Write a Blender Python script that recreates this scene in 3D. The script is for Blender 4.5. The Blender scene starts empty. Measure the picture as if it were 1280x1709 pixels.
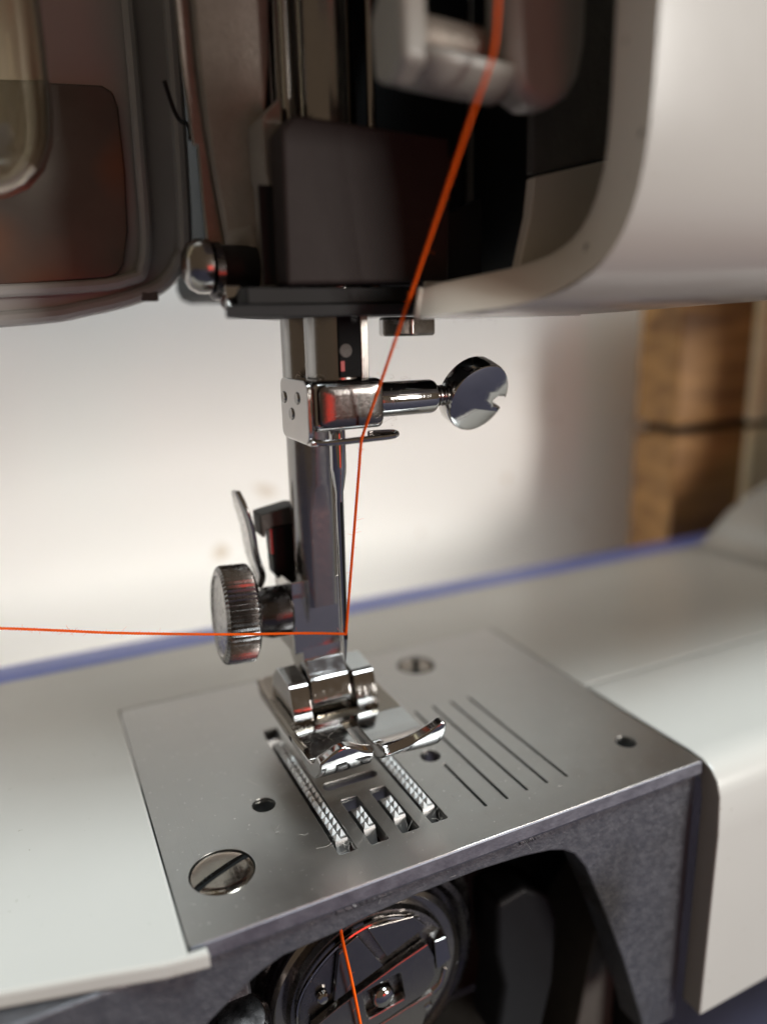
import bpy, bmesh, math, random
from mathutils import Vector, Matrix
random.seed(7)
R = math.radians
sc = bpy.context.scene
COL = sc.collection
MM = 0.001                      # everything below is measured in millimetres; origin = needle hole, top of needle plate

# ------------------------------------------------------------------ camera
cam_d = bpy.data.cameras.new('camera'); cam = bpy.data.objects.new('camera', cam_d); COL.objects.link(cam)
sc.camera = cam
cam_d.sensor_fit = 'VERTICAL'; cam_d.sensor_height = 24.0
cam_d.lens = 24.0 * 1249.15 / 1709.0
cam_d.clip_start = 0.004; cam_d.clip_end = 20
rx = Vector((0.89977492, -0.435772, -0.02253559))
ry = -Vector((-0.1260128, -0.21005043, -0.96953576))
rz = -Vector((0.41776293, 0.87520374, -0.24391096))
m = Matrix((rx, ry, rz)).transposed().to_4x4(); m.translation = Vector((-32.607, -80.338, 57.848)) * MM
cam.matrix_world = m
cam_d.dof.use_dof = True
cam_d.dof.focus_distance = 0.0875
cam_d.dof.aperture_fstop = 5.8

# ------------------------------------------------------------------ light
w = bpy.data.worlds.new('World'); sc.world = w; w.use_nodes = True
bg = w.node_tree.nodes['Background']; bg.inputs[0].default_value = (1.0, 0.76, 0.53, 1); bg.inputs[1].default_value = 0.135

def area(name, loc, aim, sx, sy, power, col):
    d = bpy.data.lights.new(name, 'AREA'); d.shape = 'RECTANGLE'; d.size = sx; d.size_y = sy
    d.energy = power; d.color = col
    o = bpy.data.objects.new(name, d); COL.objects.link(o)
    o.location = loc
    o.rotation_euler = (Vector(aim) - Vector(loc)).to_track_quat('-Z', 'Y').to_euler()
    return o
area('window_low', (0.68, -1.06, 0.20), (0.02, 0.05, 0.02), 0.28, 0.32, 9.0, (1.0, 0.965, 0.91))
area('window_high', (0.48, -0.57, 1.20), (-0.01, 0.0, 0.0), 0.42, 0.42, 25, (0.82, 0.94, 1.0))
area('added_red_lamp', (0.10, -0.55, -0.03), (0, 0, 0.045), 0.12, 0.17, 0.14, (1.0, 0.04, 0.025))  # added lamp behind the camera for red reflections in the chrome
area('added_wall_strip', (0.008, 0.067, -0.050), (0.008, 0.110, 0.016), 0.16, 0.012, 0.062, (1.0, 0.965, 0.89))  # hidden strip lamp added behind the bed to brighten the wall

sc.view_settings.view_transform = 'Standard'; sc.view_settings.look = 'None'
sc.view_settings.exposure = 0.12; sc.view_settings.gamma = 1.0
sc.render.engine = 'CYCLES'
sc.cycles.use_denoising = True
sc.cycles.caustics_reflective = False
sc.cycles.sample_clamp_indirect = 6
sc.cycles.max_bounces = 10

# ------------------------------------------------------------------ materials
def mat(name, col, rough=0.4, metal=0.0, var=0.0, vscale=200, bump=0.0, bscale=800, rvar=0.0, rscale=300,
        coat=0.0, spots=None, trans=0.0, sss=0.0, bdist=0.0002, scratch=0.0, spec=None):
    mt = bpy.data.materials.new(name); mt.use_nodes = True
    nt = mt.node_tree; b = nt.nodes['Principled BSDF']
    b.inputs['Base Color'].default_value = (*col, 1); b.inputs['Roughness'].default_value = rough
    b.inputs['Metallic'].default_value = metal; b.inputs['Coat Weight'].default_value = coat
    b.inputs['Transmission Weight'].default_value = trans
    if sss:
        b.inputs['Subsurface Weight'].default_value = sss; b.inputs['Subsurface Scale'].default_value = 0.001
    tc = nt.nodes.new('ShaderNodeTexCoord')
    def noise(scale, detail=4, rgh=0.6):
        n = nt.nodes.new('ShaderNodeTexNoise'); n.inputs['Scale'].default_value = scale
        n.inputs['Detail'].default_value = detail; n.inputs['Roughness'].default_value = rgh
        nt.links.new(tc.outputs['Object'], n.inputs['Vector']); return n.outputs['Fac']
    if spec is not None: b.inputs['Specular IOR Level'].default_value = spec
    last = None
    if var:
        mx = nt.nodes.new('ShaderNodeMix'); mx.data_type = 'RGBA'
        mx.inputs[6].default_value = (*[c * (1 - var) for c in col], 1); mx.inputs[7].default_value = (*[min(1, c * (1 + var)) for c in col], 1)
        nt.links.new(noise(vscale), mx.inputs[0]); last = mx.outputs[2]
    if spots:                                  # (scale, low, high, colour): small stains or specks
        s, lo, hi, sc_ = spots
        rp = nt.nodes.new('ShaderNodeMapRange'); rp.inputs[1].default_value = lo; rp.inputs[2].default_value = hi
        nt.links.new(noise(s, 2, 0.5), rp.inputs[0])
        mx = nt.nodes.new('ShaderNodeMix'); mx.data_type = 'RGBA'
        if last: nt.links.new(last, mx.inputs[6])
        else: mx.inputs[6].default_value = (*col, 1)
        mx.inputs[7].default_value = (*sc_, 1); nt.links.new(rp.outputs[0], mx.inputs[0]); last = mx.outputs[2]
    if last: nt.links.new(last, b.inputs['Base Color'])
    if rvar:
        rp = nt.nodes.new('ShaderNodeMapRange'); rp.inputs[1].default_value = 0.3; rp.inputs[2].default_value = 0.7
        rp.inputs[3].default_value = max(0.02, rough - rvar); rp.inputs[4].default_value = rough + rvar
        nt.links.new(noise(rscale), rp.inputs[0]); nt.links.new(rp.outputs[0], b.inputs['Roughness'])
    if bump:
        bp = nt.nodes.new('ShaderNodeBump'); bp.inputs['Strength'].default_value = bump; bp.inputs['Distance'].default_value = bdist
        nt.links.new(noise(bscale, 6, 0.65), bp.inputs['Height']); nt.links.new(bp.outputs[0], b.inputs['Normal'])
    if scratch:                                # fine hairline scratches in two directions
        prev = b.inputs['Normal'].links[0].from_socket if b.inputs['Normal'].links else None
        for ang, st in ((25, (60, 9000, 60)), (-50, (9000, 90, 90))):
            mp = nt.nodes.new('ShaderNodeMapping'); mp.inputs['Scale'].default_value = st; mp.inputs['Rotation'].default_value = (0.2, 0.1, R(ang))
            n = nt.nodes.new('ShaderNodeTexNoise'); n.inputs['Scale'].default_value = 1; n.inputs['Detail'].default_value = 2; n.inputs['Distortion'].default_value = .3
            nt.links.new(tc.outputs['Object'], mp.inputs[0]); nt.links.new(mp.outputs[0], n.inputs['Vector'])
            rp = nt.nodes.new('ShaderNodeMapRange'); rp.inputs[1].default_value = 0.60; rp.inputs[2].default_value = 0.70
            nt.links.new(n.outputs['Fac'], rp.inputs[0])
            bp = nt.nodes.new('ShaderNodeBump'); bp.inputs['Strength'].default_value = scratch; bp.inputs['Distance'].default_value = 0.00003; bp.invert = True
            nt.links.new(rp.outputs[0], bp.inputs['Height'])
            if prev: nt.links.new(prev, bp.inputs['Normal'])
            prev = bp.outputs[0]
        nt.links.new(prev, b.inputs['Normal'])
    return mt

M = {}
M['white'] = mat('white_plastic', (0.51, 0.482, 0.438), 0.2, 0, 0.06, 25, 0.05, 1400, 0.025, 60, scratch=0.03, spots=(1400, 0.745, 0.775, (0.33, 0.29, 0.23)))
M['cream'] = mat('cream_plastic', (0.66, 0.60, 0.51), 0.45, 0, 0.05, 90, 0.08, 1500, spots=(420, 0.70, 0.73, (0.16, 0.13, 0.1)))
M['guide'] = mat('grey_beige_plastic', (0.30, 0.28, 0.245), 0.4, 0, 0.04, 90)
M['toothed'] = mat('feed_steel', (0.55, 0.54, 0.53), 0.33, 1.0, 0.1, 900, 0.15, 2500, bdist=0.00005)
M['blue'] = mat('blue_plastic', (0.16, 0.20, 0.52), 0.35, 0, 0.1, 60)
M['plate'] = mat('satin_nickel', (0.43, 0.415, 0.395), 0.33, 1.0, 0.04, 150, 0.22, 5200, 0.03, 260, spots=(2600, 0.735, 0.75, (0.9, 0.88, 0.85)), bdist=0.00003, scratch=0.25)
M['edge'] = mat('ground_steel_edge', (0.23, 0.23, 0.26), 0.5, 1.0, 0.15, 900, 0.5, 1800, 0.1, bdist=0.00008)
M['chrome'] = mat('polished_chrome', (0.45, 0.43, 0.415), 0.08, 1.0, 0.06, 500, 0.05, 900, 0.05, 1100, bdist=0.00004, scratch=0.07)
M['footsteel'] = mat('steel_gold_reflection', (0.25, 0.215, 0.175), 0.10, 1.0, 0.12, 400, 0.05, 1200, 0.06, 700, bdist=0.00004, scratch=0.08)  # dark golden reflection put into the base colour of the sole
M['screw'] = mat('worn_screw_steel', (0.26, 0.225, 0.19), 0.13, 1.0, 0.2, 800, 0.1, 1500, 0.05, 900, bdist=0.00005, scratch=0.15)
M['steel'] = mat('dull_steel', (0.32, 0.298, 0.28), 0.2, 1.0, 0.06, 900, 0.10, 2200, 0.04, 1500, bdist=0.00005)
M['knobsteel'] = mat('worn_knob_steel', (0.24, 0.225, 0.215), 0.26, 1.0, 0.2, 700, 0.15, 1800, 0.06, 900, bdist=0.00006)
M['gunmetal'] = mat('dark_steel', (0.11, 0.10, 0.098), 0.26, 1.0, 0.15, 400, 0.15, 1500, 0.1, 500, bdist=0.00008)
M['cast'] = mat('cast_aluminium', (0.165, 0.165, 0.178), 0.45, 0.8, 0.12, 300, 0.6, 1500, 0.12, 900, bdist=0.0002, spots=(45, 0.58, 0.72, (0.10, 0.095, 0.09)), scratch=0.15)
M['castdark'] = mat('dark_casting', (0.115, 0.105, 0.095), 0.6, 0.3, 0.25, 300, 0.6, 1200, bdist=0.0003)
M['bracket'] = mat('grey_bracket', (0.30, 0.265, 0.225), 0.5, 0.4, 0.22, 500, 0.5, 1800, bdist=0.0002)
M['block'] = mat('block_steel', (0.032, 0.024, 0.022), 0.55, 0.0, 0.2, 500, 0.3, 2000, bdist=0.0001)
M['block'].node_tree.nodes['Principled BSDF'].inputs['Specular IOR Level'].default_value = 0.15
M['black'] = mat('black_plastic', (0.010, 0.010, 0.011), 0.5, 0, 0.2, 300, 0.2, 1500, spec=0.2)
M['void'] = mat('black_and_shade', (0.008, 0.008, 0.008), 0.7)  # for black parts, and black standing in for shade in gaps
M['groove'] = mat('dark_engraving', (0.012, 0.012, 0.012), 0.7, spec=0.1)
M['wall'] = mat('wall_paint', (0.90, 0.89, 0.86), 0.85, 0, 0.02, 20, 0.1, 300, spots=(75, 0.71, 0.79, (0.66, 0.58, 0.48)))
M['table'] = mat('table_cloth', (0.035, 0.033, 0.06), 0.85, 0, 0.3, 40, 0.5, 2500)
M['door'] = mat('clear_grey_cover', (0.42, 0.415, 0.395), 0.25, 0, 0.05, 60)
M['doorplate'] = mat('bronze_sheet', (0.10, 0.098, 0.088), 0.3, 0.4, 0.5, 70, spots=(38, 0.5, 0.62, (0.22, 0.10, 0.05)))
M['thread'] = mat('orange_thread', (1.0, 0.125, 0.004), 0.8, 0, 0.12, 2500, spec=0.2, sss=0.3)
b_ = M['thread'].node_tree.nodes['Principled BSDF']; b_.inputs['Subsurface Scale'].default_value = 0.00012; b_.inputs['Subsurface Radius'].default_value = (1, .35, .1)
M['frosted'] = mat('frosted_dark_steel', (0.19, 0.175, 0.168), 0.17, 1.0, 0.2, 2500, 0.2, 3000, 0.04, 3000, bdist=0.00004)
M['lint'] = mat('pale_lint', (0.6, 0.55, 0.5), 0.9)
M['redpaint'] = mat('red_paint', (0.45, 0.02, 0.015), 0.45)
g = mat('bulb_glass', (0.98, 0.93, 0.8), 0.03, 0, trans=1.0); M['glass'] = g

def wood(name, c0, c1):
    mt = bpy.data.materials.new(name); mt.use_nodes = True; nt = mt.node_tree; b = nt.nodes['Principled BSDF']
    tc = nt.nodes.new('ShaderNodeTexCoord'); mp = nt.nodes.new('ShaderNodeMapping'); mp.inputs['Scale'].default_value = (22, 60, 150)
    n = nt.nodes.new('ShaderNodeTexNoise'); n.inputs['Scale'].default_value = 1.0; n.inputs['Detail'].default_value = 5; n.inputs['Distortion'].default_value = 1.2
    cr = nt.nodes.new('ShaderNodeValToRGB'); cr.color_ramp.elements[0].position = .3; cr.color_ramp.elements[1].position = .7
    cr.color_ramp.elements[0].color = (*c0, 1); cr.color_ramp.elements[1].color = (*c1, 1)
    nt.links.new(tc.outputs['Object'], mp.inputs[0]); nt.links.new(mp.outputs[0], n.inputs['Vector']); nt.links.new(n.outputs['Fac'], cr.inputs[0])
    nt.links.new(cr.outputs[0], b.inputs['Base Color']); b.inputs['Roughness'].default_value = .5
    return mt
M['wood'] = wood('brown_wood', (0.15, 0.065, 0.016), (0.44, 0.23, 0.07))
M['litwood'] = wood('sunlit_wood', (0.85, 0.70, 0.42), (0.95, 0.86, 0.62))  # paler copy of the wood, its colour stands in for direct light

# ------------------------------------------------------------------ mesh helpers (millimetres)
class MB:
    def __init__(s): s.v = []; s.f = []
    def add(s, vs, fs):
        o = len(s.v); s.v += [tuple(v) for v in vs]; s.f += [tuple(i + o for i in f) for f in fs]; return s
    def box(s, lo, hi):
        x0, y0, z0 = lo; x1, y1, z1 = hi
        return s.add([(x0,y0,z0),(x1,y0,z0),(x1,y1,z0),(x0,y1,z0),(x0,y0,z1),(x1,y0,z1),(x1,y1,z1),(x0,y1,z1)],
                     [(0,3,2,1),(4,5,6,7),(0,1,5,4),(1,2,6,5),(2,3,7,6),(3,0,4,7)])
    def prism(s, poly, axis, a, b):
        # poly in the two other axes (in xyz order), extruded along axis from a to b
        def P(u, v, t):
            return {'x': (t,u,v), 'y': (u,t,v), 'z': (u,v,t)}[axis]
        n = len(poly)
        vs = [P(u, v, a) for u, v in poly] + [P(u, v, b) for u, v in poly]
        fs = [tuple(range(n))[::-1], tuple(range(n, 2*n))] + [(i, (i+1) % n, n+(i+1) % n, n+i) for i in range(n)]
        return s.add(vs, fs)
    def lathe(s, prof, o, d, n=32, rad=None):
        # prof: (radius, height along d); rad(k, r): radius change with angle
        o = Vector(o); d = Vector(d).normalized(); u = d.orthogonal().normalized(); v = d.cross(u)
        vs, fs = [], []; k = len(prof)
        for i in range(n):
            t = 2*math.pi*i/n
            for r, h in prof:
                if rad: r = rad(i, r, h)
                vs.append(o + d*h + (u*math.cos(t) + v*math.sin(t))*r)
        for i in range(n):
            j = (i+1) % n
            for q in range(k-1): fs.append((i*k+q, j*k+q, j*k+q+1, i*k+q+1))
        if prof[0][0] > 1e-6: fs.append(tuple(i*k for i in range(n))[::-1])
        if prof[-1][0] > 1e-6: fs.append(tuple(i*k+k-1 for i in range(n)))
        return s.add(vs, fs)
    def cyl(s, a, b, r, r2=None, n=28):
        a = Vector(a); b = Vector(b); L = (b-a).length
        return s.lathe([(r, 0), (r if r2 is None else r2, L)], a, b-a, n)
    def ball(s, c, r, n=20):
        return s.lathe([(max(1e-7, r*math.sin(math.pi*i/12)), -r*math.cos(math.pi*i/12)) for i in range(13)], c, (0,0,1), n)
    def tube(s, pts, r, n=8, cap=True):
        pts = [Vector(p) for p in pts]; vs, fs = [], []; up = None
        for i, p in enumerate(pts):
            t = (pts[min(i+1, len(pts)-1)] - pts[max(i-1, 0)]).normalized()
            if up is None: up = t.orthogonal().normalized()
            up = (up - t*up.dot(t)).normalized(); w_ = t.cross(up)
            rr = r[i] if isinstance(r, (list, tuple)) else r
            for k in range(n):
                a = 2*math.pi*k/n; vs.append(p + (up*math.cos(a) + w_*math.sin(a))*rr)
        for i in range(len(pts)-1):
            for k in range(n): fs.append((i*n+k, i*n+(k+1) % n, (i+1)*n+(k+1) % n, (i+1)*n+k))
        if cap: fs += [tuple(range(n))[::-1], tuple(range((len(pts)-1)*n, len(pts)*n))]
        return s.add(vs, fs)
    def grid(s, rows, close=False):
        o = len(s.v); n = len(rows[0]); s.v += [tuple(p) for r in rows for p in r]
        for i in range(len(rows)-1):
            for j in range(n-1): s.f.append((o+i*n+j, o+i*n+j+1, o+(i+1)*n+j+1, o+(i+1)*n+j))
        return s
    def xf(s, mtx):
        s.v = [tuple(mtx @ Vector(v)) for v in s.v]; return s
    def build(s, name, mt, parent=None, bevel=0, seg=2, sharp=35, flat=False, solid=0, sub=0, weld=False):
        return finish(name, s.v, s.f, mt, parent, bevel, seg, sharp, flat, solid, sub)

def center(vs):
    return Vector([(min(v[i] for v in vs) + max(v[i] for v in vs))/2 for i in range(3)])
def finish(name, vs, fs, mt, parent, bevel=0, seg=2, sharp=35, flat=False, solid=0, sub=0):
    c = center(vs)
    me = bpy.data.meshes.new(name)
    me.from_pydata([tuple((Vector(v)-c)*MM) for v in vs], [], fs)
    bm = bmesh.new(); bm.from_mesh(me); bmesh.ops.remove_doubles(bm, verts=bm.verts, dist=1e-7)
    bmesh.ops.recalc_face_normals(bm, faces=bm.faces); bm.to_mesh(me); bm.free()
    me.materials.append(mt if not isinstance(mt, str) else M[mt])
    o = bpy.data.objects.new(name, me); COL.objects.link(o)
    if not flat:
        for p in me.polygons: p.use_smooth = True
        me.set_sharp_from_angle(angle=R(sharp))
    if solid:
        md = o.modifiers.new('thickness', 'SOLIDIFY'); md.thickness = solid*MM; md.offset = -1
    if bevel:
        md = o.modifiers.new('bevel', 'BEVEL'); md.width = bevel*MM; md.segments = seg; md.limit_method = 'ANGLE'; md.angle_limit = R(32)
        if not flat:
            me.set_sharp_from_angle(angle=R(180)); md.harden_normals = True
    if sub:
        md = o.modifiers.new('subdivision', 'SUBSURF'); md.levels = sub; md.render_levels = sub
    o['wc'] = tuple(c)
    loc = c
    if parent is not None:
        o.parent = parent; loc = c - Vector(parent['wc'])
    o.location = loc*MM
    return o
def empty(name, base):
    o = bpy.data.objects.new(name, None); COL.objects.link(o); o.location = Vector(base)*MM; o['wc'] = tuple(base)
    o.empty_display_size = 0.005
    return o
def tag(o, label, cat, group=None):
    o['label'] = label; o['category'] = cat
    if group: o['group'] = group
    return o
def struct(o, label, cat=None):
    o['kind'] = 'structure'; o['label'] = label
    if cat: o['category'] = cat
    return o

def circle(cx, cy, r, n=36): return [(cx + r*math.cos(2*math.pi*i/n), cy + r*math.sin(2*math.pi*i/n)) for i in range(n)]
def rrect(x0, y0, x1, y1, r, n=5):
    out = []
    for cx, cy, a in ((x1-r, y1-r, 0), (x0+r, y1-r, 90), (x0+r, y0+r, 180), (x1-r, y0+r, 270)):
        for i in range(n+1): out.append((cx + r*math.cos(R(a+90*i/n)), cy + r*math.sin(R(a+90*i/n))))
    return out
def sheet(outer, holes, z0, z1, bev=0.0, plane='xy'):
    """Filled outline with holes, as vertices and faces; plane 'xy' is extruded in z, 'xz' in y."""
    cu = bpy.data.curves.new('outline', 'CURVE'); cu.dimensions = '2D'; cu.fill_mode = 'BOTH'
    cu.extrude = max((z1-z0)/2 - bev, 1e-4); cu.bevel_depth = bev; cu.bevel_resolution = 1; cu.offset = -bev
    for loop in [outer] + holes:
        sp = cu.splines.new('POLY'); sp.points.add(len(loop)-1); sp.use_cyclic_u = True
        for p, (x, y) in zip(sp.points, loop): p.co = (x, y, 0, 1)
    o = bpy.data.objects.new('outline', cu); COL.objects.link(o)
    dg = bpy.context.evaluated_depsgraph_get(); me = bpy.data.meshes.new_from_object(o.evaluated_get(dg))
    zc = (z0+z1)/2
    vs = [(v.co.x, v.co.y, v.co.z+zc) for v in me.vertices]
    if plane == 'xz': vs = [(x, z, y) for x, y, z in vs]
    fs = [tuple(p.vertices) for p in me.polygons]
    bpy.data.objects.remove(o); bpy.data.curves.remove(cu); bpy.data.meshes.remove(me)
    return vs, fs
def lerp_list(pts, t):
    for (a, b), (c, d) in zip(pts, pts[1:]):
        if min(a, c) <= t <= max(a, c): return b + (d-b)*(t-a)/(c-a)
    return pts[0][1] if abs(t-pts[0][0]) < abs(t-pts[-1][0]) else pts[-1][1]
def smooth_path(pts, n=10):
    pts = [Vector(p) for p in pts]; out = []
    for i in range(len(pts)-1):
        p0 = pts[max(i-1, 0)]; p1 = pts[i]; p2 = pts[i+1]; p3 = pts[min(i+2, len(pts)-1)]
        for k in range(n):
            t = k/n
            out.append(0.5*((2*p1) + (p2-p0)*t + (2*p0-5*p1+4*p2-p3)*t*t + (3*p1-p0-3*p2+p3)*t**3))
    return out + [pts[-1]]

# ------------------------------------------------------------------ setting
struct(MB().box((-700, 110, -120), (900, 120, 800)).build('wall', 'wall'), 'white painted wall with faint stains behind the machine')
struct(MB().box((-700, -420, -96), (900, 109.9, -74)).build('table_top', 'table'), 'table top under a dark blue cloth')

# wooden box standing behind the arm
wb = tag(empty('wooden_box', (165, 77, -73.9)), 'brown wooden box of stacked boards standing behind the arm at right', 'box')
MB().box((129, 70, -73.9), (220, 86, 26)).build('board', 'wood', wb, bevel=1.2)
MB().box((129, 70.3, 28.4), (220, 86, 110)).build('board', 'wood', wb, bevel=1.2)
MB().box((132, 73, 25), (216, 84, 29.4)).build('inner_core', 'void', wb)
MB().box((156.0, 67.5, -73.9), (210, 69.9, 26.2)).build('lit_strip', 'litwood', wb, bevel=.8)['label'] = 'paler strip imitating direct light on the box front'  # added strips, direct light on the box front put into their colour
MB().box((156.0, 67.7, 28), (210, 70.2, 110)).build('lit_strip', 'litwood', wb, bevel=.8)['label'] = 'paler strip imitating direct light on the box front'

# ------------------------------------------------------------------ the machine
sm = tag(empty('sewing_machine', (60, 20, -74)), 'white sewing machine with opened head and steel needle plate', 'sewing machine')

# --- bed covers
out = [(-130, 20), (-110, 2), (-80, -6.5), (-60, -11), (-41, -15.2), (-33, -17.2), (-27, -18.8), (-23.0, -19.4), (-23.0, -18.35), (-24.78, -18.3), (-24.78, 33.62), (44.0, 33.62), (44.0, 6.4), (230, 6.4), (230, 53.5), (-130, 53.5)]
vs, fs = sheet(out, [], -1.9, 0.0, 0.35)
bed = finish('bed_cover', vs, fs, 'white', sm, sharp=20)
MB().prism([(53.6, -0.3), (55, -0.1), (60.5, -0.1), (62.3, -1.2), (62.5, -7), (53.6, -7)], 'x', -130, 160).build('rear_trim', 'blue', sm, bevel=.3)['label'] = 'blue strip along the rear edge of the bed'
# right-hand cover, extruded profile with a rounded front shoulder and a visible wall thickness
prof = [(5.7, 0.06), (-15.2, 0.06), (-17.4, -.1), (-19.0, -.8), (-20.2, -2.2), (-20.8, -4.2), (-21.1, -10), (-21.0, -40), (-17.7, -40), (-17.8, -6), (-17.4, -3.4), (-15.8, -2.4), (5.7, -2.2)]
fc = MB().prism(prof, 'x', 44.25, 230).build('front_cover', 'white', sm, bevel=.35, sharp=30)
fc['label'] = 'white front cover with rounded shoulder right of the needle plate'
MB().box((44.4, 3, -4.4), (160, 9, -2.4)).build('seam_backing', 'void', sm)  # black strip added under the seam to keep its gap dark
# column with a flared foot
MB().prism([(120.5, .36), (123, .9), (127, 4.0), (132, 8.2), (138, 11.2), (146, 14.5), (154, 20), (159, 29), (161, 45), (161, 170), (230, 170), (230, .36)], 'y', 26, 53).build('column', 'white', sm, bevel=1.5, sharp=40)

# --- casting under the needle plate
arch = [(37.6,-43.5),(36.6,-40),(32.3,-27.6),(28.6,-18.6),(26.3,-13.4),(24.9,-10.2),(23.0,-7.6),(21.2,-6.4),(19.2,-5.7),(15,-5.0),(8.7,-4.55),(0.8,-4.6),(-5,-5.0),(-9,-5.5),(-15.2,-5.8),(-17.5,-6.6),(-19.5,-7.7),(-23.2,-10.2),(-28,-15),(-31,-22),(-32,-43.5)]
vs, fs = sheet([(-60,-2.05),(43.6,-2.05),(43.5,-43.5)] + arch + [(-60,-43.5)], [], -17.3, -12.2, .3, 'xz')
casting = finish('casting_frame', vs, fs, 'cast', sm, sharp=20)
casting['label'] = 'rough grey cast frame with an arched opening under the needle plate'
for (a, b, z0, z1) in ((-9.2, -2.6, -3.3, -2.5), (14.5, 17.5, -3.1, -2.6)):    # casting flash along the top edge
    mb = MB(); n = 22
    rows = []
    for i in range(n+1):
        x = a + (b-a)*i/n; e = math.sin(math.pi*i/n)
        rows.append([(x, -17.25, z1+.25), (x, -17.42 - .22*e*random.random(), z1), (x, -17.45 - .2*e*random.random(), (z0+z1)/2), (x, -17.25, z0-.2*random.random())])
    mb.grid(rows).build('casting_flash', 'cast', casting, flat=True)
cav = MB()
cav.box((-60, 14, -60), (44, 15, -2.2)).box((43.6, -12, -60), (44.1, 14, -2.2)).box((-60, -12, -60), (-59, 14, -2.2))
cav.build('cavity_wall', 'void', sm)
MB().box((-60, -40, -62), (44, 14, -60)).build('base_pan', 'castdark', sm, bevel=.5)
MB().box((-24, -12, -4.2), (-8.5, 13.9, -2.2)).box((14, -12, -4.2), (43.5, 13.9, -2.2)).box((-24, 12, -6), (43.5, 13.9, -2.2)).build('casting_rib', 'void', sm)  # black backing, shade inside the plate holes put into its colour

# --- needle plate
slots = [rrect(-6.75,-12.6,-4.5,17.4,.25), rrect(5.15,-12.6,7.4,17.0,.25), rrect(-2.85,-12.7,-.55,-3.4,.25), rrect(1.2,-12.6,3.5,-3.2,.25)]
nslot = rrect(-3.8,-.85,3.8,.75,.75)
rounds = [circle(-11.6,.2,1.45), circle(12.0,0,1.4), circle(38,-9.75,1.45)]
screwh = [circle(-19.15,-9.05,3.6), circle(23.6,25.8,3.3)]
guides = [(12.7,-12.8,-2.4), (15.85,-12.8,11.8), (19.1,-12.5,12.0), (22.3,-12.4,12.0), (25.45,-12.5,11.9)]
gl = [rrect(x-.2, a, x+.2, b, .12, 2) for x, a, b in guides]
outer = rrect(-24.65,-17.9,43.75,33.5,.7)
vs, fs = sheet(outer, slots + [nslot] + rounds + screwh + gl, -.42, 0, .06)
vs2, fs2 = sheet(rrect(-24.6,-17.85,43.7,33.45,.7), slots + [nslot] + rounds, -2.0, -.425, .05)
o_ = len(vs); plate = finish('needle_plate', vs + vs2, fs + [tuple(i+o_ for i in q) for q in fs2], 'plate', sm, sharp=20)
plate['label'] = 'satin steel needle plate with feed slots, holes and seam guide lines'
MB().prism([(-17.93,-.08),(-18.02,-.2),(-18.12,-1.75),(-18.05,-2.0),(-17.86,-2.0)], 'x', -24.5, 43.6).build('front_edge', 'edge', plate, sharp=4)['label'] = 'ground bluish front edge of the plate'
for x, a, b in guides:
    MB().box((x-.19, a+.05, -.40), (x+.19, b-.05, -.22)).build('guide_line', 'groove', plate)
def slot_screw(cx, cy, r, ang, z):
    mb = MB(); g = .5
    for sgn in (1, -1):
        pts = []
        a0 = math.asin(g/r)
        for i in range(25):
            t = a0 + (math.pi-2*a0)*i/24; pts.append((r*math.cos(t), sgn*r*math.sin(t)))
        n = len(pts); rows = []
        for k, zz in ((1.0,-.9),(1.0,-.12),(.94,.02),(.7,.16),(.35,.24)):
            rows.append([(p[0]*k, (p[1]-sgn*g)*k + sgn*g, zz) for p in pts])
        o = len(mb.v); mb.v += [p for rr in rows for p in rr]
        for i in range(4):
            for j in range(n): mb.f.append((o+i*n+j, o+i*n+(j+1) % n, o+(i+1)*n+(j+1) % n, o+(i+1)*n+j))
        mb.f.append(tuple(o+4*n+j for j in range(n)))
    mb.xf(Matrix.Translation((cx, cy, z)) @ Matrix.Rotation(R(ang), 4, 'Z'))
    s_ = mb.build('plate_screw', 'screw', plate, sharp=50)
    fl = MB().lathe([(r+.4, 0), (r+.4, .12)], (cx, cy, z-.46), (0, 0, 1), 36)
    t = math.radians(ang)
    for i in range(5):                        # burrs torn up along the slot
        u = random.uniform(-.5, .5)*1.4*r; v_ = random.choice((-1, 1))*g*1.0
        px, py = cx + u*math.cos(t) - v_*math.sin(t), cy + u*math.sin(t) + v_*math.cos(t)
        fl.ball((px, py, z+random.uniform(-.1, .08)), random.uniform(.1, .2), 6)
    fl.build('slot_floor', 'groove', s_, sharp=20)
slot_screw(-19.15, -9.05, 3.45, 24, -.05)
slot_screw(23.6, 25.8, 2.85, 62, -.08)

# --- feed dogs: two long, two short, cross-cut teeth
def feed_dog(x0, x1, y0, y1):
    mb = MB(); top = .12
    mb.prism([(y0-1.0, -4), (y0-1.0, -2.4), (y0-.15, -.1), (y0, top), (y1, top), (y1+.2, -.4), (y1+.2, -4)], 'x', x0, x1)
    w_ = (x1-x0)/2; p = 1.16; n = int((y1-y0)/p)
    for c in range(2):
        for i in range(n*2+1):
            if (i + c) % 2: continue
            y = y0 + .3 + i*p/2; 
            if y + p*.55 > y1: continue
            cx = x0 + w_*(c+.5); h = top + .58
            a, b = w_*.44, p*.42; t_ = .16
            mb.add([(cx-a, y-b, top-.02), (cx+a, y-b, top-.02), (cx+a, y+b, top-.02), (cx-a, y+b, top-.02), (cx-a*t_, y-.02, h), (cx+a*t_, y-.02, h), (cx+a*t_, y+b*.4, h), (cx-a*t_, y+b*.4, h)],
                   [(0,1,5,4), (1,2,6,5), (2,3,7,6), (3,0,4,7), (4,5,6,7)])
    o = mb.build('feed_dog', 'toothed', sm, flat=True)
    return o
feed_dog(-6.35, -4.8, -10.3, 13.2); feed_dog(5.45, 7.05, -9.7, 12.6)
feed_dog(-2.5, -1.05, -9.8, -5.9); feed_dog(1.55, 3.1, -9.6, -5.7)

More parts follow.
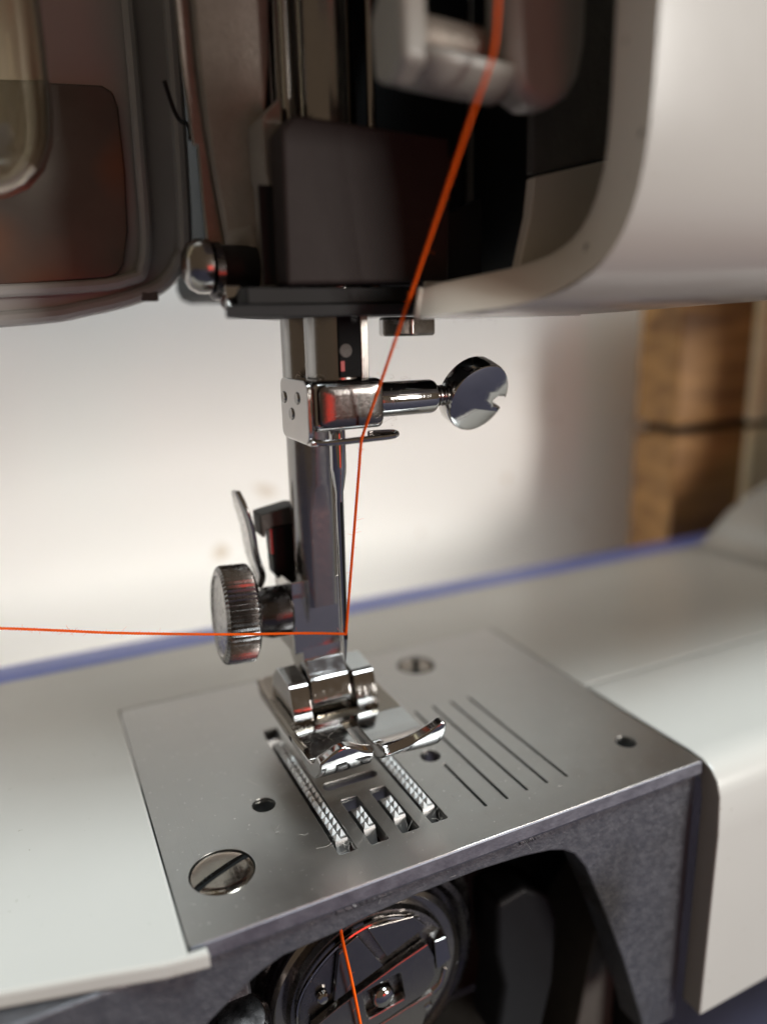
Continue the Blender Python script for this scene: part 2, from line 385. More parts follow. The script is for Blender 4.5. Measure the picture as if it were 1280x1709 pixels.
# --- hook race and bobbin case below
hk = MB().lathe([(14.2, 0), (14.2, -1.0), (15.0, -1.6), (15.8, -1.2), (16.2, 0), (16.6, 1.2), (17.6, 1.6), (18.2, 3), (18.2, 8), (14.2, 8), (14.2, 0)], (-1.6, -6, -24.4), (0, 1, 0), 72).build('hook_race', 'gunmetal', sm, sharp=30)
hk['label'] = 'dark steel ring of the rotary hook race'
MB().lathe([(12.6, -2), (13.0, -2.6), (13.5, -2.2), (13.6, 6), (12.6, 6), (12.6, -2)], (-1.6, -6, -24.4), (0, 1, 0), 64).build('inner_ring', 'steel', hk, sharp=30)
bc = tag(empty('bobbin_case', (-1.8, -6, -35)), 'grey steel bobbin case with a square latch opening inside the hook', 'bobbin case')
cb = Matrix.Translation((-1.8, -9.6, -23.6)) @ Matrix.Rotation(R(-8), 4, 'Y')
def cbuild(mb, name, mt, par, **k): mb.xf(cb); return mb.build(name, mt, par, **k)
cbuild(MB().lathe([(11.3, 8), (11.3, .8), (10.9, .2), (10.2, 0), (.01, -.5)], (0, 0, 0), (0, 1, 0), 56), 'case_body', 'knobsteel', bc, sharp=30)
vs, fs = sheet([(-9.4,-2.2),(-8.6,1.0),(-5,2.0),(3,3.4),(7.6,4.0),(8.2,1.6),(8.0,-1.4),(6.0,-3.4),(-1,-4.0),(-7.6,-3.8)], [rrect(-1.9,-2.3,3.4,2.0,.3)], -1.6, -.5, .12, 'xz')
mb = MB(); mb.v = vs; mb.f = fs; lt = cbuild(mb, 'latch', 'steel', bc, sharp=20)
cbuild(MB().lathe([(1.5, 0), (1.5, -1.1), (1.3, -1.5), (.8, -1.8), (.01, -1.9)], (.6, -.4, -.2), (0, 1, 0), 28), 'centre_post', 'chrome', bc)
cbuild(MB().prism([(-5.5, 2.6), (-3.5, 9.6), (-1.0, 10.4), (1.5, 4.0)], 'y', -1.3, -.4), 'tension_spring', 'steel', bc, bevel=.2)
cbuild(MB().prism([(2.2, 4.6), (8.2, 6.0), (6.6, 8.6), (.4, 10.4)], 'y', -1.0, -.3), 'case_plate', 'steel', bc, bevel=.2)
cbuild(MB().prism([(-8.4, -5.2), (7.6, -4.6), (5.0, -9.6), (-3.0, -10.4), (-7, -8.2)], 'y', -1.0, -.2), 'case_plate', 'steel', bc, bevel=.25)
cbuild(MB().tube(smooth_path([(7.4, -1.3, -4.1), (8.6, -1.3, -3.4), (9.6, -1.0, -1.8)]), .35), 'spring_lip', 'chrome', bc)
for x_, z_, r_ in ((-6.6, 3.6, .75), (6.4, -6.4, .7), (-5.6, -6.6, .6)):
    cbuild(MB().lathe([(r_, 0), (r_, -.5), (r_*.7, -.75), (.01, -.8)], (x_, -.4, z_), (0, 1, 0), 20), 'case_screw', 'chrome', bc)
cbuild(MB().prism([(8.3, -1.0), (10.6, -.4), (10.4, 3.4), (8.6, 3.6)], 'y', -1.5, .3), 'latch_hinge', 'chrome', bc, bevel=.2)
cbuild(MB().tube(smooth_path([(-10.4, -.4, -2), (-9.6, -.6, 4.2), (-6.6, -.7, 8), (-2, -.7, 10.2), (3, -.6, 10.0), (7.4, -.5, 7.4)], 8), .28, 8), 'rim_wire', 'chrome', bc)
# black lever, arm and feet beside the hook
mb = MB().prism([(17.2,-19.5),(22,-18.5),(26.5,-21.5),(28,-26),(27.6,-37),(25.6,-46),(20,-46.5),(17.4,-43),(18.6,-34),(17.4,-28)], 'y', -9, -2)
mb.build('hook_lever', 'black', sm, bevel=1.0)
MB().prism([(21,-46),(26,-48),(24,-59.5),(18,-59.5)], 'y', -7, -2).build('lever_foot', 'black', sm, bevel=.8)
MB().prism([(38,-36),(42.8,-30),(42.8,-59.8),(34,-59.8)], 'y', -6, 6).build('base_rib', 'castdark', sm, bevel=.6)
MB().prism([(-22,-3),(-17.5,-9),(-16.5,-30),(-17,-59.5),(-26,-59.5)], 'y', -10, -4).build('casting_rib', 'cast', sm, bevel=.6)
MB().lathe([(3.5,0),(3.5,8),(2.6,9.5),(.01,9.7)], (-19,-8,-26), (0,-.4,.9), 20).build('eccentric_bolt', 'gunmetal', sm)

# ------------------------------------------------------------------ needle bar, clamp, needle
nb = MB()
n_ = 48; ring = []
for i in range(n_):
    a = 2*math.pi*i/n_; x, y = 3.3*math.cos(a), 3.3*math.sin(a)
    ring.append((x, y))
nbar = nb.prism(ring, 'z', 51.0, 130).build('needle_bar', 'steel', sm, sharp=20)
MB().box((-.85, -3.62, 52.2), (1.75, -2.2, 61)).build('bar_inset', 'groove', nbar, bevel=.1)
MB().box((1.8, -3.45, 52.0), (2.75, -1.6, 61)).build('bar_rail', 'steel', nbar, bevel=.12)
MB().lathe([(.74,0),(.74,.1),(.70,.13)], (-.1,-3.6,55.1), (0,-1,0), 24).build('bar_pin', 'castdark', nbar, sharp=20)
MB().box((-.75,-3.72,52.9), (-.3,-3.55,54.0)).build('red_mark', 'redpaint', nbar)

clampm = empty('needle_clamp', (0, 0, 45)); clampm.parent = sm; clampm.location = (Vector(clampm['wc'])-Vector(sm['wc']))*MM
clampm['label'] = 'polished chrome needle clamp with coin shaped thumb screw'
MB().box((-4.3, -3.9, 46.4), (4.4, 3.6, 52.0)).build('clamp_block', 'chrome', clampm, bevel=.8, seg=4)
fp = rrect(-3.75, 46.9, 3.95, 51.6, .8)
mb = MB(); rows = []
for k, yy in ((1.0,-3.85), (1.0,-4.35), (.975,-4.55), (.93,-4.62), (.5,-4.66)):
    rows.append([((p[0]-.1)*k + .1, yy, (p[1]-49.25)*k + 49.25) for p in fp])
n = len(fp); mb.v = [p for r_ in rows for p in r_]
for i in range(4):
    for j in range(n): mb.f.append((i*n+j, i*n+(j+1) % n, (i+1)*n+(j+1) % n, (i+1)*n+j))
mb.f.append(tuple(4*n+j for j in range(n)))
mb.build('clamp_face', 'frosted', clampm, sharp=50)
# left bracket with three dimples that turns under the block as the thread guide
vs, fs = sheet(rrect(-4.6, 45.3, 4.3, 52.1, 1.0), [], -5.15, -4.55, .12)
vs = [(z, x, y) for x, y, z in vs]
br = finish('guide_bracket', vs, fs, 'chrome', clampm, sharp=20)
for y, z in ((3.0, 49.9), (-1.5, 50.1), (.6, 48.2)):
    MB().lathe([(.72, 0), (.62, -.14), (.35, -.05), (.01, .02)], (-5.17, y, z), (1, 0, 0), 20).build('dimple', 'steel', br)
MB().box((-5.0, -4.9, 45.1), (-3.9, 3.2, 45.7)).build('bracket_foot', 'chrome', br, bevel=.2)
gp = smooth_path([(-4.7, -3.6, 45.9), (-4.3, -4.6, 45.5), (-2, -4.9, 45.4), (2, -4.9, 45.45), (4.6, -4.8, 45.5), (5.5, -4.4, 45.62), (5.3, -3.8, 45.75), (3.6, -3.6, 45.8), (2.4, -3.6, 45.8)], 8)
MB().tube(gp, .36, 10).build('thread_guide', 'chrome', br)
MB().lathe([(2.0,0),(2.05,.3),(2.05,7.4),(1.9,7.8),(1.3,8.0)], (4.3,-.9,49.25), (1,0,0), 40).build('collar', 'chrome', clampm, sharp=30)
th = []
for i in range(5): th += [(1.0, i*.55), (1.28, i*.55+.2), (1.28, i*.55+.3), (1.0, i*.55+.5)]
MB().lathe(th, (12.1,-.9,49.25), (1,0,0), 28).build('screw_thread', 'steel', clampm, sharp=50)
mb = MB(); pts = []; Rc = 4.55
for i in range(72):
    a = 2*math.pi*i/72
    x, z = Rc*math.cos(a), Rc*math.sin(a)
    if abs(z) < .75 and x > 0: continue
    pts.append((x, z))
    if x > 0 and z < 0 and abs(z) < .85 and 2*math.pi*(i+1)/72 > 2*math.pi - .12: pass
up_ = [p for p in pts if p[1] > 0]; dn = [p for p in pts if p[1] <= 0]
poly = [(Rc*.985, .75)] + up_ + dn + [(Rc*.985, -.75), (Rc-1.5, -.6), (Rc-2.0, 0), (Rc-1.5, .6)]
vs, fs = sheet(poly, [], -1.45, 1.45, .5, 'xz')
mb.v = vs; mb.f = fs
mb.xf(Matrix.Translation((18.0, -.9, 49.2)) @ Matrix.Rotation(R(9), 4, 'Z') @ Matrix.Rotation(R(24), 4, 'X') @ Matrix.Rotation(R(12), 4, 'Y'))
mb.build('thumb_screw', 'chrome', clampm, sharp=30)

# the needle
nd = tag(empty('needle', (0, 0, 16.6)), 'thin steel sewing machine needle hanging from the clamp, threaded orange', 'needle')
prof_n = [(.01, 16.6), (.12, 17.2), (.30, 18.6), (.42, 19.6)]
blade = MB().lathe([(.01,0),(.10,.5),(.26,1.9),(.38,3.0),(.42,3.6),(.44,6),(.50,20.5),(.52,22.0),(.92,24.4),(.97,25.2),(.97,30)], (0,0,16.6), (0,0,1), 24).build('shaft', 'chrome', nd, sharp=40)
MB().box((-.13,-.56,21.5), (.13,-.30,37.5)).build('groove', 'groove', blade)
MB().prism(rrect(-.17,20.0,.17,21.5,.16), 'y', -.50, .50).build('eye', 'groove', blade)

# ------------------------------------------------------------------ presser bar and foot holder
secs = []
for z, fl in ((130,3.0),(38.5,3.0),(37.6,2.8),(35.5,2.65),(34.8,2.6),(22,2.6)):
    secs.append([(3.0*math.cos(2*math.pi*i/64), 9.2 + max(-fl, 3.0*math.sin(2*math.pi*i/64)), z) for i in range(64)])
mb = MB(); mb.grid([q + [q[0]] for q in secs]); mb.f.append(tuple(range(64))); mb.f.append(tuple(5*65+i for i in range(64)))
pbar = mb.build('presser_bar', 'steel', sm, sharp=24)
holder = empty('foot_holder', (-.8, 9, 15)); holder.parent = sm; holder.location = (Vector(holder['wc'])-Vector(sm['wc']))*MM
holder['label'] = 'steel presser foot shank with knurled thumb screw on its left'
MB().prism([(-4.35,6.9),(2.2,6.9),(2.5,7.2),(2.5,13.2),(-4.0,13.2),(-4.35,12.8)], 'z', 15.8, 25.9).build('shank', 'chrome', holder, bevel=.35, seg=3)
MB().prism([(26.2,11.0),(26.2,15.2),(16,15.2),(13.5,11.0)][::-1] if False else [(13.2,16.4),(13.2,25.9),(14.4,25.5),(14.4,17)], 'x', -4.2, 2.2).build('shank_back', 'steel', holder, bevel=.2)
# ankle: shank bends forward and down into the foot
ank = [(6.9,16.6),(13.0,16.6),(12.4,13.8),(9.0,11.0),(8.2,8.7),(5.2,8.7),(4.1,9.2),(3.8,10.0),(4.5,12.4),(5.0,12.9),(6.8,14.8)]
MB().prism(ank, 'x', -3.2, 2.3).build('ankle', 'chrome', holder, bevel=.18, seg=2)
MB().lathe([(3.1,0),(3.4,.4),(3.4,2.6),(2.7,4.6)], (-4.2,9.4,21.4), (-1,0,.02), 36).build('screw_neck', 'gunmetal', holder, sharp=30)
def kn(i, r, h):
    return r if (h < .35 or h > 4.05 or r < 5) else r + (.17 if i % 2 else -.17)
MB().lathe([(3.0,-.3),(5.5,0),(6.15,.45),(6.2,.8),(6.2,3.7),(6.1,4.0),(5.7,4.35),(5.2,4.4),(4.95,4.2),(.01,3.95)], (-8.9,9.6,21.9), (-1,.05,.05), 120, kn).build('knurled_knob', 'knobsteel', holder, sharp=25)['label'] = 'knurled round thumb screw knob'
# black thread cutter piece and thin lever leaf behind the bar
tcx = empty('needle_threader', (-4, 13, 25)); tcx.parent = sm; tcx.location = (Vector(tcx['wc'])-Vector(sm['wc']))*MM
MB().prism([(-4.95,25.6),(-4.0,24.6),(-.5,24.4),(-.5,32.4),(-5.0,32.4),(-5.15,31)], 'y', 11.5, 14.5).build('body', 'black', tcx, bevel=.4)
MB().prism([(-6.4,34.0),(-2.0,34.8),(-.8,34.6),(-.8,32.5),(-5.6,31.9),(-5.9,30.9),(-6.3,31.0)], 'y', 11.8, 15.5).build('cap', 'castdark', tcx, bevel=.25)
MB().box((-5.25,11.6,28.6), (-5.0,12.6,32.0)).build('red_edge', 'redpaint', tcx)
leaf = smooth_path([(-8.7,14,37.2), (-8.2,14,35.5), (-7.4,14,32), (-7.0,14,28.5), (-6.3,14,25.4), (-6.6,14,23.5)], 6)
rows = []
for i, p in enumerate(leaf):
    u = i/(len(leaf)-1); wd = 2.4*min(1, .25+u*3)*min(1, .3+(1-u)*3)
    rows.append([(p.x-.25, p.y+wd, p.z), (p.x, p.y-.2*wd, p.z), (p.x+.35, p.y-.7*wd, p.z)])
MB().grid(rows).build('release_leaf', 'chrome', sm, solid=.35)

# ------------------------------------------------------------------ presser foot (snaps on, lifts away)
pf = tag(empty('presser_foot', (.8, 6, 6.8)), 'chrome zigzag presser foot with two upturned toes raised above the plate', 'presser foot')
PATH = [(2.2, 7.35), (0, 7.3), (-2.8, 7.2), (-4.8, 7.2), (-6.2, 7.5), (-7.2, 8.15), (-7.85, 9.1), (-8.2, 10.2), (-8.35, 11.4)]
pl = [0]
for a_, b_ in zip(PATH, PATH[1:]): pl.append(pl[-1] + math.hypot(b_[0]-a_[0], b_[1]-a_[1]))
def path_at(d):
    d = max(0, min(d, pl[-1]-1e-6))
    for i in range(len(pl)-1):
        if pl[i] <= d <= pl[i+1]:
            t = (d-pl[i])/(pl[i+1]-pl[i]); a_, b_ = PATH[i], PATH[i+1]
            return a_[0]+(b_[0]-a_[0])*t, a_[1]+(b_[1]-a_[1])*t
def toe(x0, x1, hh, xs):
    # thick tongue running forward (-y) and curling up; hh(u) is how far along the curl each strip reaches
    n, nu = 22, 16; topg, botg = [], []
    for i in range(n+1):
        r1, r2 = [], []
        for j in range(nu+1):
            u = j/nu; d = pl[-1]*hh(u)*i/n
            y, z = path_at(d); y2, z2 = path_at(d+.3); y1, z1 = path_at(d-.3)
            ty, tz = y2-y1, z2-z1; L_ = math.hypot(ty, tz) or 1
            ny, nz = tz/L_, -ty/L_                     # normal on the upper, inner side of the curl
            e = math.sin(math.pi*min(1, max(0, u)))**.35 if 0 < u < 1 else 0
            th = .6 if i < n else .3; tb = .6 + .75*min(1, max(0, (d/pl[-1]-.42)/.2))*(1 - .55*(i/n)**6)
            x = x0 + (x1-x0)*u + xs*max(0, (d/pl[-1]-.55))
            r1.append((x, y+ny*th, z+nz*th)); r2.append((x, y-ny*tb, z-nz*tb))
        topg.append(r1); botg.append(r2)
    mb = MB(); mb.grid(topg); mb.grid(botg)
    k = (n+1)*(nu+1); w_ = nu+1
    for i in range(n):
        mb.f += [(i*w_, (i+1)*w_, k+(i+1)*w_, k+i*w_), (i*w_+nu, (i+1)*w_+nu, k+(i+1)*w_+nu, k+i*w_+nu)]
    for j in range(nu): mb.f += [(j, j+1, k+j+1, k+j), (n*w_+j, n*w_+j+1, k+n*w_+j+1, k+n*w_+j)]
    return mb.build('toe', 'chrome', pf, bevel=.3, seg=3, sharp=180)
vs, fs = sheet([(-7.3,1.0),(-7.3,14.5),(-6.9,17.0),(-5.6,18.6),(7.2,18.6),(8.3,17.4),(8.5,15),(8.5,1.0)], [rrect(-3.2,1.6,4.0,4.0,.8)], 6.7, 7.95, .3)
finish('sole', vs, fs, 'footsteel', pf, sharp=20)
toe(-7.3, -.4, lambda u: .83 + .15*math.exp(-((u-.42)/.38)**2), 0.2)
toe(1.1, 8.5, lambda u: .73 + .27*max(0, (u-.1)/.9)**1.2 - .08*max(0, (u-.86)/.14)**2, 2.2)
for x0, x1 in ((-6.2, -3.5), (2.75, 5.8)):
    MB().prism([(3.0,7.7),(3.0,8.6),(4.2,12.3),(4.9,12.9),(9.4,13.4),(11.6,11.4),(12.2,7.7)], 'x', x0, x1).build('ear', 'chrome', pf, bevel=.16, seg=2)
MB().cyl((-5.9,6.6,10.2), (5.5,6.6,10.2), .8, n=18).build('cross_pin', 'steel', pf)
# raised rim round the left flank of the sole
rim = smooth_path([(-6.6,17.2,8.0), (-6.95,12,8.0), (-6.95,4,7.95), (-6.95,-1,7.95), (-6.9,-3.4,8.1)], 8)
MB().tube(rim, .42, 8).build('sole_rim', 'footsteel', pf)

# ------------------------------------------------------------------ head
# base plate under the head and the hexagon bolt
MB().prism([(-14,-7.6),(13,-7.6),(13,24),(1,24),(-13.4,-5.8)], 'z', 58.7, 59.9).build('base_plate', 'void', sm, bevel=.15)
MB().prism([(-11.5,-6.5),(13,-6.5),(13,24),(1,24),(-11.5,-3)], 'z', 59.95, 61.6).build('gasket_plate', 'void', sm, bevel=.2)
hx = [(11.9 + 3.75*math.cos(R(60*i+12)), 5 + 3.75*math.sin(R(60*i+12))) for i in range(6)]
MB().prism(hx, 'z', 56.3, 58.6).build('hexagon_bolt', 'steel', sm, bevel=.35, seg=3)
# guide block in front of the needle bar
MB().prism([(-7.9,61.7),(10.4,62.0),(10.5,76.2),(-6.3,77.0),(-7.7,75.6)], 'y', -8, -4.2).build('guide_block', 'block', sm, bevel=.45, seg=3)
MB().prism([(-8.2,77.5),(-6.2,79.4),(-6.2,61.7),(-8.0,61.7),(-8.0,71.8),(-8.2,72.4)], 'y', -4.1, 4).build('guide_block_side', 'bracket', sm, bevel=.2)
MB().box((-9.0,-4.3,61.9), (-7.6,-3.9,71.3)).build('slot_window', 'void', sm, bevel=.1)
# tapered casting bracket
def loft(sec):
    mb = MB(); k = len(sec[0]); mb.grid([s_ + [s_[0]] for s_ in sec]); 
    mb.f.append(tuple(range(k))); mb.f.append(tuple((len(sec)-1)*(k+1)+j for j in range(k))); return mb
secs = []
for z, xl, xm, xr in ((120,-13.8,-9.5,-5),(90,-12.3,-9.0,-5.2),(84,-12.2,-8.8,-5.6),(78,-11.8,-8.6,-6.4),(73,-11.3,-8.5,-6.9),(68,-10.7,-8.5,-7.2),(64.5,-10.2,-8.5,-7.3),(61.7,-9.7,-8.6,-7.4)):
    secs.append([(xl,4.5,z),(xl+.2,3.2,z),(xm,1.0,z),(xr,.6,z),(xr+.4,4.5,z)])
loft(secs).build('head_bracket', 'bracket', sm, bevel=.3)
# flat lever bar behind it
lv = [(-13.9,120),(-13.5,90.1),(-13.4,84.6),(-13.0,79),(-12.8,76.6),(-12.35,76.5),(-12.3,72),(-12.1,66.6),(-9.6,66.6),(-10.3,72.2),(-10.8,82.1),(-11.0,90.4),(-11.2,120)]
MB().prism(lv, 'y', 5.0, 6.2).build('lever_bar', 'bracket', sm, bevel=.12)
MB().tube(smooth_path([(-14.75,8,83.1), (-14.3,8,81.4), (-13.9,7.9,80.1), (-13.5,7.6,79.3), (-13.0,7.0,78.9), (-12.8,6.6,78.2), (-12.9,6.3,77.2)], 6), .24, 8).build('wire_hook', 'black', sm)
# screw with domed head, washer and small nut on the left of the bracket
hs = empty('head_screw', (-13, 2, 61)); hs.parent = sm; hs.location = (Vector(hs['wc'])-Vector(sm['wc']))*MM
MB().lathe([(2.75,0),(2.8,.5),(2.75,1.4),(2.3,2.2),(1.4,2.75),(.01,2.9)], (-12.9,2,64.1), (-1,.05,0), 36).build('screw_head', 'steel', hs, sharp=40)
mb = MB()
for i in range(14):
    a = 2*math.pi*i/14; mb.ball((-15.3, 2+1.45*math.cos(a), 64.1+1.45*math.sin(a)), .22, 8)
mb.build('worn_recess', 'void', hs)
MB().lathe([(2.4,0),(3.0,.1),(3.0,.9),(2.4,1.0)], (-11.8,2,63.6), (-1,0,0), 30).build('washer', 'gunmetal', hs)
MB().cyl((-8,2,64), (-11.9,2,64), 2.3, n=24).build('screw_shank', 'void', hs)
hx = [(-.6 + 1.55*math.cos(R(60*i+10)), 60.9 + 1.55*math.sin(R(60*i+10))) for i in range(6)]
MB().prism(hx, 'x', -12.4, -10.6).build('small_nut', 'chrome', sm, bevel=.25)
# rods inside the head
for x, y, r in ((-4.6,-1.5,.55), (-3.6,4,.8), (3.9,-3.2,.5)):
    MB().cyl((x, y, 61.8), (x, y, 130), r, n=16).build('guide_rod', 'steel', sm)
# dark inside of the head and the body of the arm
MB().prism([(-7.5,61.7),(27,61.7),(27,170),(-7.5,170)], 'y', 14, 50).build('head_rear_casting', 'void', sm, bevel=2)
MB().box((27.5,-13,63), (230,50,170)).build('arm_body', 'white', sm, bevel=4, seg=4)
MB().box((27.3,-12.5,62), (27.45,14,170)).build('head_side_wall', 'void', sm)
MB().prism([(14,61.6),(27.2,61.6),(27.2,74.2),(16.0,71.6),(15.6,68)], 'y', -15, -13.6).build('inner_plate', 'cream', sm, bevel=.2)['label'] = 'cream inner plate behind the opening'
MB().prism([(16.2,72),(27.2,74.6),(27.2,130),(16.2,130)], 'y', -14.4, -13.2).build('inner_cover', 'castdark', sm, bevel=.2)
MB().prism([(10.6,61.7),(15.8,61.7),(15.8,71),(12,69.5),(10.6,69)], 'y', -6, -4).build('inner_bracket', 'black', sm, bevel=.2)

MB().box((-14,-33,99), (14,13,170)).build('head_shade_block', 'white', sm, bevel=1)  # unseen overhang above the view, added to shade the guide block
# white head cover with the rounded opening
cprof = [(58.2,-10),(58.25,-12.5),(58.35,-15),(58.5,-17),(58.8,-19),(59.3,-21),(60,-23),(61,-25),(62.3,-26.7),(64,-28),(66.5,-29.1),(70,-30),(75,-30.9),(80,-31.5),(86,-32),(95,-32.5),(120,-33),(170,-33)]
xo = [(58.2,6.3),(58.25,4.5),(58.35,2.8),(58.5,3.2),(58.8,7.0),(59.3,10.4),(60,12.6),(61,13.7),(62.3,14.6),(64,15.2),(66.5,15.7),(70,15.9),(75,15.5),(80,15.0),(86,14.7),(95,14.4),(120,14),(170,13)]
rows = []
for (z, y), (_, x) in zip(cprof, xo):
    rise = lambda xx: .045*max(0, xx-24)*max(0, 1-(z-58.2)/6)
    rows.append([(x + (150-x)*t, y, z + rise(x + (150-x)*t)) for t in (0, .004, .01, .02, .04, .07, .1, .15, .2, .3, .45, .7, 1)])
hc = MB().grid(rows).build('head_cover', 'white', sm, sub=1, sharp=180)
hc['label'] = 'white curved head cover right of the opening'
rim_in = [(12.9,-27.5,170),(13.9,-27.5,120),(14.3,-27.3,95),(14.6,-27.1,86),(14.9,-26.8,80),(15.3,-26.3,75),(15.8,-25.4,70.5),(16.1,-23.2,66.8),(15.6,-21.5,65.0),(14.4,-19.8,63.8),(12.2,-18.2,63.0),(9.6,-16.5,62.5),(7,-14.9,62.0),(5.2,-13.8,61.6),(4.3,-13.2,61.2)]
rim_out = [(13,-33,170),(14,-33,120),(14.4,-32.5,95),(14.7,-32,86),(15,-31.5,80),(15.5,-30.9,75),(15.9,-30,70),(15.7,-29.1,66.5),(15.2,-28,64),(14.6,-26.7,62.3),(12.6,-23,60),(10.4,-21,59.3),(7,-19,58.8),(3.6,-17,58.5),(2.8,-15,58.35)]
rows = []
for a, b in zip(rim_out, rim_in):
    a = Vector(a); b = Vector(b)
    rows.append([tuple(a.lerp(b, t)) for t in (0, .12, .5, .9, 1)] + [tuple(b + Vector((.8, .9, -.3)))])
MB().grid(rows).build('opening_rim', 'cream', hc, sub=1, sharp=180)
MB().add([(2.8,-15,58.35),(4.5,-12.5,58.25),(6.3,-10,58.2),(6.3,-9.6,61),(4.3,-13.2,61.2)], [(0,1,2,3,4)]).build('rim_end', 'cream', hc, solid=.5)
MB().box((6.4,-9.9,58.25), (27,-9.2,62)).build('cover_lip', 'white', hc, bevel=.2)

# white thread take-up spool at the top
tu = empty('take_up_spool', (4, -18, 75)); tu.parent = sm; tu.location = (Vector(tu['wc'])-Vector(sm['wc']))*MM
tu['label'] = 'white plastic thread guide spool inside the head'
pad = [(x_+2.2, z_) for x_, z_ in [(6.0,130),(6.0,80.0),(6.4,78.3),(7.4,76.9),(9.2,76.1),(11.0,76.2),(12.8,77.2),(14.0,79.0),(14.5,81.6),(14.5,130)]]
MB().prism(pad, 'y', -21.5, -17).build('flange', 'guide', tu, bevel=1.3, seg=4)
MB().prism([(-21.2,78.4),(-18.6,77.0),(-15.5,78),(-14.8,83),(-17,85),(-20.8,84)], 'x', -1.7, .8).build('end_cap', 'guide', tu, bevel=.7, seg=3)
rows = []
for i in range(9):
    a = R(200 + 130*i/8); y = -18 + 3.6*math.cos(a); z = 80.6 + 3.4*math.sin(a)
    rows.append([(x, y, z - .06*x) for x in (.4, 3, 6, 9)])
MB().grid(rows).build('trough', 'guide', tu, solid=.9)
MB().cyl((.6,-16.5,81.6), (9,-16.5,81.2), 2.0, n=24).build('roller', 'bracket', tu)
MB().lathe([(3.2,0),(3.2,2),(2.4,2.2)], (9.6,-13,92), (0,-1,0), 24).build('pivot', 'gunmetal', tu)

# opened face cover at the left with its lamp
fcv = empty('face_cover', (-30, 25, 59)); fcv.parent = sm; fcv.location = (Vector(fcv['wc'])-Vector(sm['wc']))*MM
fcv['label'] = 'opened grey face cover behind the head at left, out of focus'
dp = [(-80,57),(-34,58.7),(-23,60.0),(-15.5,61.8),(-12.2,63.6),(-10.2,66.4),(-9.3,70),(-8.8,97),(-8.8,140),(-80,140)]
MB().prism(dp, 'y', 26.5, 28.5).build('panel', 'door', fcv, bevel=.8, seg=3)
def inset(poly, c, k): return [((x-c[0])*k[0]+c[0], (z-c[1])*k[1]+c[1]) for x, z in poly]
edge = [(-80,57.6),(-34,59.4),(-23,60.7),(-15.9,62.5),(-12.9,64.2),(-11.0,66.9),(-10.1,70.3),(-9.6,97),(-9.6,140)]
MB().tube(smooth_path([(x, 26.0, z) for x, z in edge], 5), 1.0, 10).build('panel_rim', 'door', fcv)
e2 = [(-17.0,140),(-17.0,95),(-17.2,80),(-17.4,70),(-18.2,65.8),(-20,64.2),(-30,63.0),(-80,61)]
MB().tube(smooth_path([(x+2.2, 25.4, z) for x, z in e2], 5), .8, 10).build('panel_rib', 'door', fcv)
MB().prism([(-60,62.2),(-33,63.4),(-20.6,64.3),(-19.2,64.8),(-18.3,66),(-17.4,70),(-17.0,77),(-17.1,84.5),(-17.6,86.2),(-18.8,86.8),(-60,84.5)], 'y', 25.2, 26.3).build('inner_sheet', 'doorplate', fcv, bevel=.3)['label'] = 'dark bronze sheet inside the face cover'
MB().box((-16.6,25.0,61.4), (-14.4,26.4,62.6)).build('catch', 'castdark', fcv, bevel=.2)
lb = tag(empty('lamp_bulb', (-34.5, 8, 72)), 'clear glass lamp bulb at the upper left edge of the picture', 'bulb')
profb = [(.01,0),(2.5,.3),(4.6,1.3),(6.2,3.0),(7.2,5.4),(7.6,8.2),(7.7,14),(7.7,40)]
MB().lathe(profb, (-33.6,8,70.6), (0,0,1), 40).build('glass_envelope', 'glass', lb, solid=.5, sharp=180)
MB().tube(smooth_path([(-35,8,120),(-35,8,90),(-34,8,86),(-33,8,90),(-33,8,120)], 6), .15, 6).build('filament', 'steel', lb)

# ------------------------------------------------------------------ threads
def thread(name, pts, r, label, cut=None):
    t = empty(name, pts[-1]); tag(t, label, 'thread')
    path = smooth_path(pts, 40)
    L = [0]
    for a, b in zip(path, path[1:]): L.append(L[-1] + (b-a).length)
    # resample evenly
    n = int(L[-1]/.12); res = []; k = 0
    for i in range(n+1):
        s_ = L[-1]*i/n
        while k < len(L)-2 and L[k+1] < s_: k += 1
        u = (s_-L[k])/max(1e-9, L[k+1]-L[k]); res.append(path[k].lerp(path[k+1], u))
    up = None; strands = [[], [], []]
    for i, p in enumerate(res):
        d = (res[min(i+1, n)]-res[max(i-1, 0)]).normalized()
        if up is None: up = d.orthogonal().normalized()
        up = (up - d*up.dot(d)).normalized(); v_ = d.cross(up)
        for q in range(3):
            a = 2*math.pi*(i*.12/1.0 + q/3)
            strands[q].append(p + (up*math.cos(a) + v_*math.sin(a))*r*.56)
    mb = MB()
    for q in strands: mb.tube(q, r*.52, 6)
    ob = mb.build('strand', 'thread', t)
    fz = MB()
    for i in range(int(L[-1]*1.6)):
        p = random.choice(res); d = Vector((random.gauss(0, 1), random.gauss(0, 1), random.gauss(0, 1))).normalized()
        ln = random.uniform(.25, .8); e = Vector((random.gauss(0, 1), random.gauss(0, 1), random.gauss(0, 1)))*.15
        fz.tube([p, p + d*ln*.5 + e*.3, p + d*ln + e], [.016, .013, .008], 3, cap=False)
    f_ = fz.build('fuzz', 'thread', t); f_['kind'] = 'stuff'
    return t
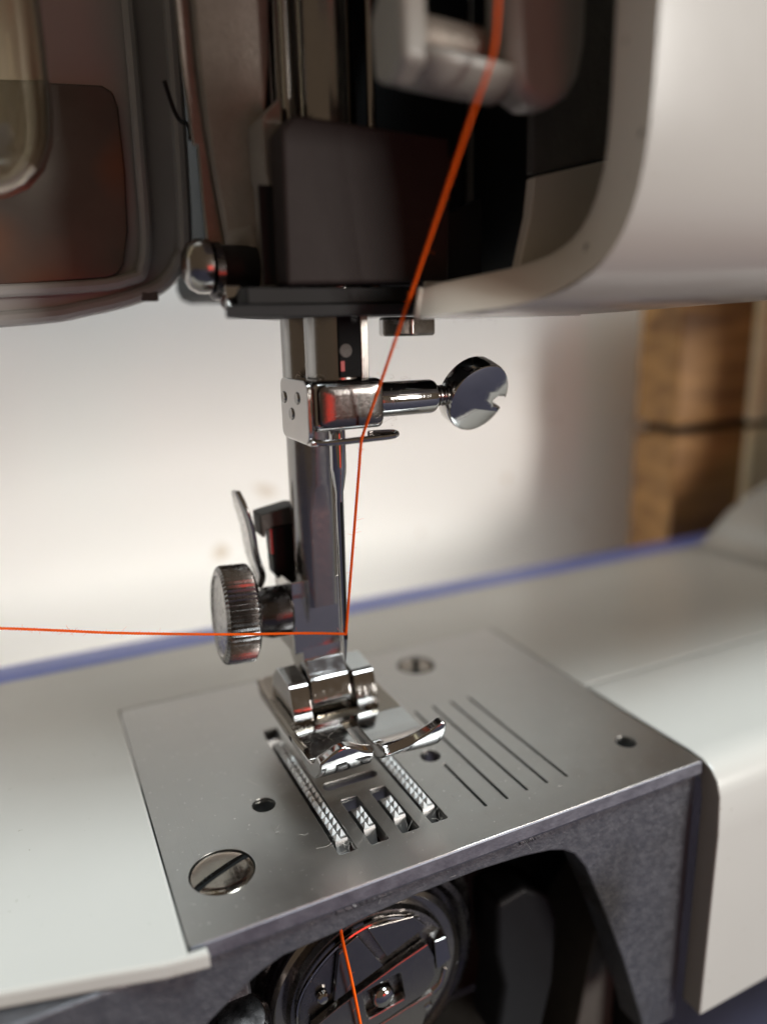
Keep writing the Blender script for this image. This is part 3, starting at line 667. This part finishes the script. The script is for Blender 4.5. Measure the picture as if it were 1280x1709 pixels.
def straight(a, b, k):
    a = Vector(a); b = Vector(b); return [tuple(a.lerp(b, i/k)) for i in range(k+1)]
thread('upper_thread', [(4.3,-25.3,92),(4.95,-24.91,85.33),(5.24,-24.15,82.38)] + straight((5.58,-22.98,78.96), (1.05,-5.35,46.4), 9) +
       straight((.70,-5.22,45.1), (-.12,-.78,21.0), 7), .172,
       'orange red thread running down from the head through the clamp to the needle eye')
thread('thread_tail', [(.0,-.45,20.75),(-.6,-.62,20.95),(-5,.55,21.5),(-14,2.35,22.55),(-26,5.6,24.0),(-38,8.1,26.1),(-60,12,29.5)], .16,
       'orange thread tail stretched level to the left from the needle eye')
thread('bobbin_thread', [(-7.6,-13.5,-5.2),(-7.4,-13.9,-9.6),(-6.2,-13.2,-16.6),(-4.9,-12.6,-25.4),(-4.0,-12.4,-33),(-3.5,-12.2,-40)], .20,
       'short orange bobbin thread hanging below the plate edge in front of the bobbin case')

# ------------------------------------------------------------------ lint on the machine
ln = MB()
for cx, cy, cz, sx, sy, sz, k in ((4, -12, 58.2, 10, 4, .3, 20), (2, -4.9, 49, 4, .2, 2.5, 22), (-4, 1, 8.2, 2.5, 3, .3, 24), (8, -.9, 51.4, 3, 1, .3, 8), (0, -1, 52.2, 4, 3, .3, 10), (-5.6, -11, .15, 1.2, 1.6, .15, 12), (1, -12, .1, 6, 1.5, .1, 16), (10, -12, .08, 18, 5, .05, 14), (-12, -3, .08, 9, 10, .05, 14), (3, -17.4, -3, 16, .3, 1, 14)):
    for i in range(k):
        p = Vector((cx + random.uniform(-sx, sx), cy + random.uniform(-sy, sy), cz + random.uniform(-sz, sz)))
        a = Vector((random.gauss(0, .5), random.gauss(0, .5), random.gauss(0, .3)))
        b = a + Vector((random.gauss(0, .4), random.gauss(0, .4), random.gauss(0, .3)))
        ln.tube([p, p+a*.6, p+b], .014, 3, cap=False)
lo = ln.build('lint', 'lint'); lo['kind'] = 'stuff'; lo['label'] = 'fine pale lint fibres clinging to the metal'; lo['category'] = 'lint'

for o in bpy.data.objects:
    if 'wc' in o: del o['wc']
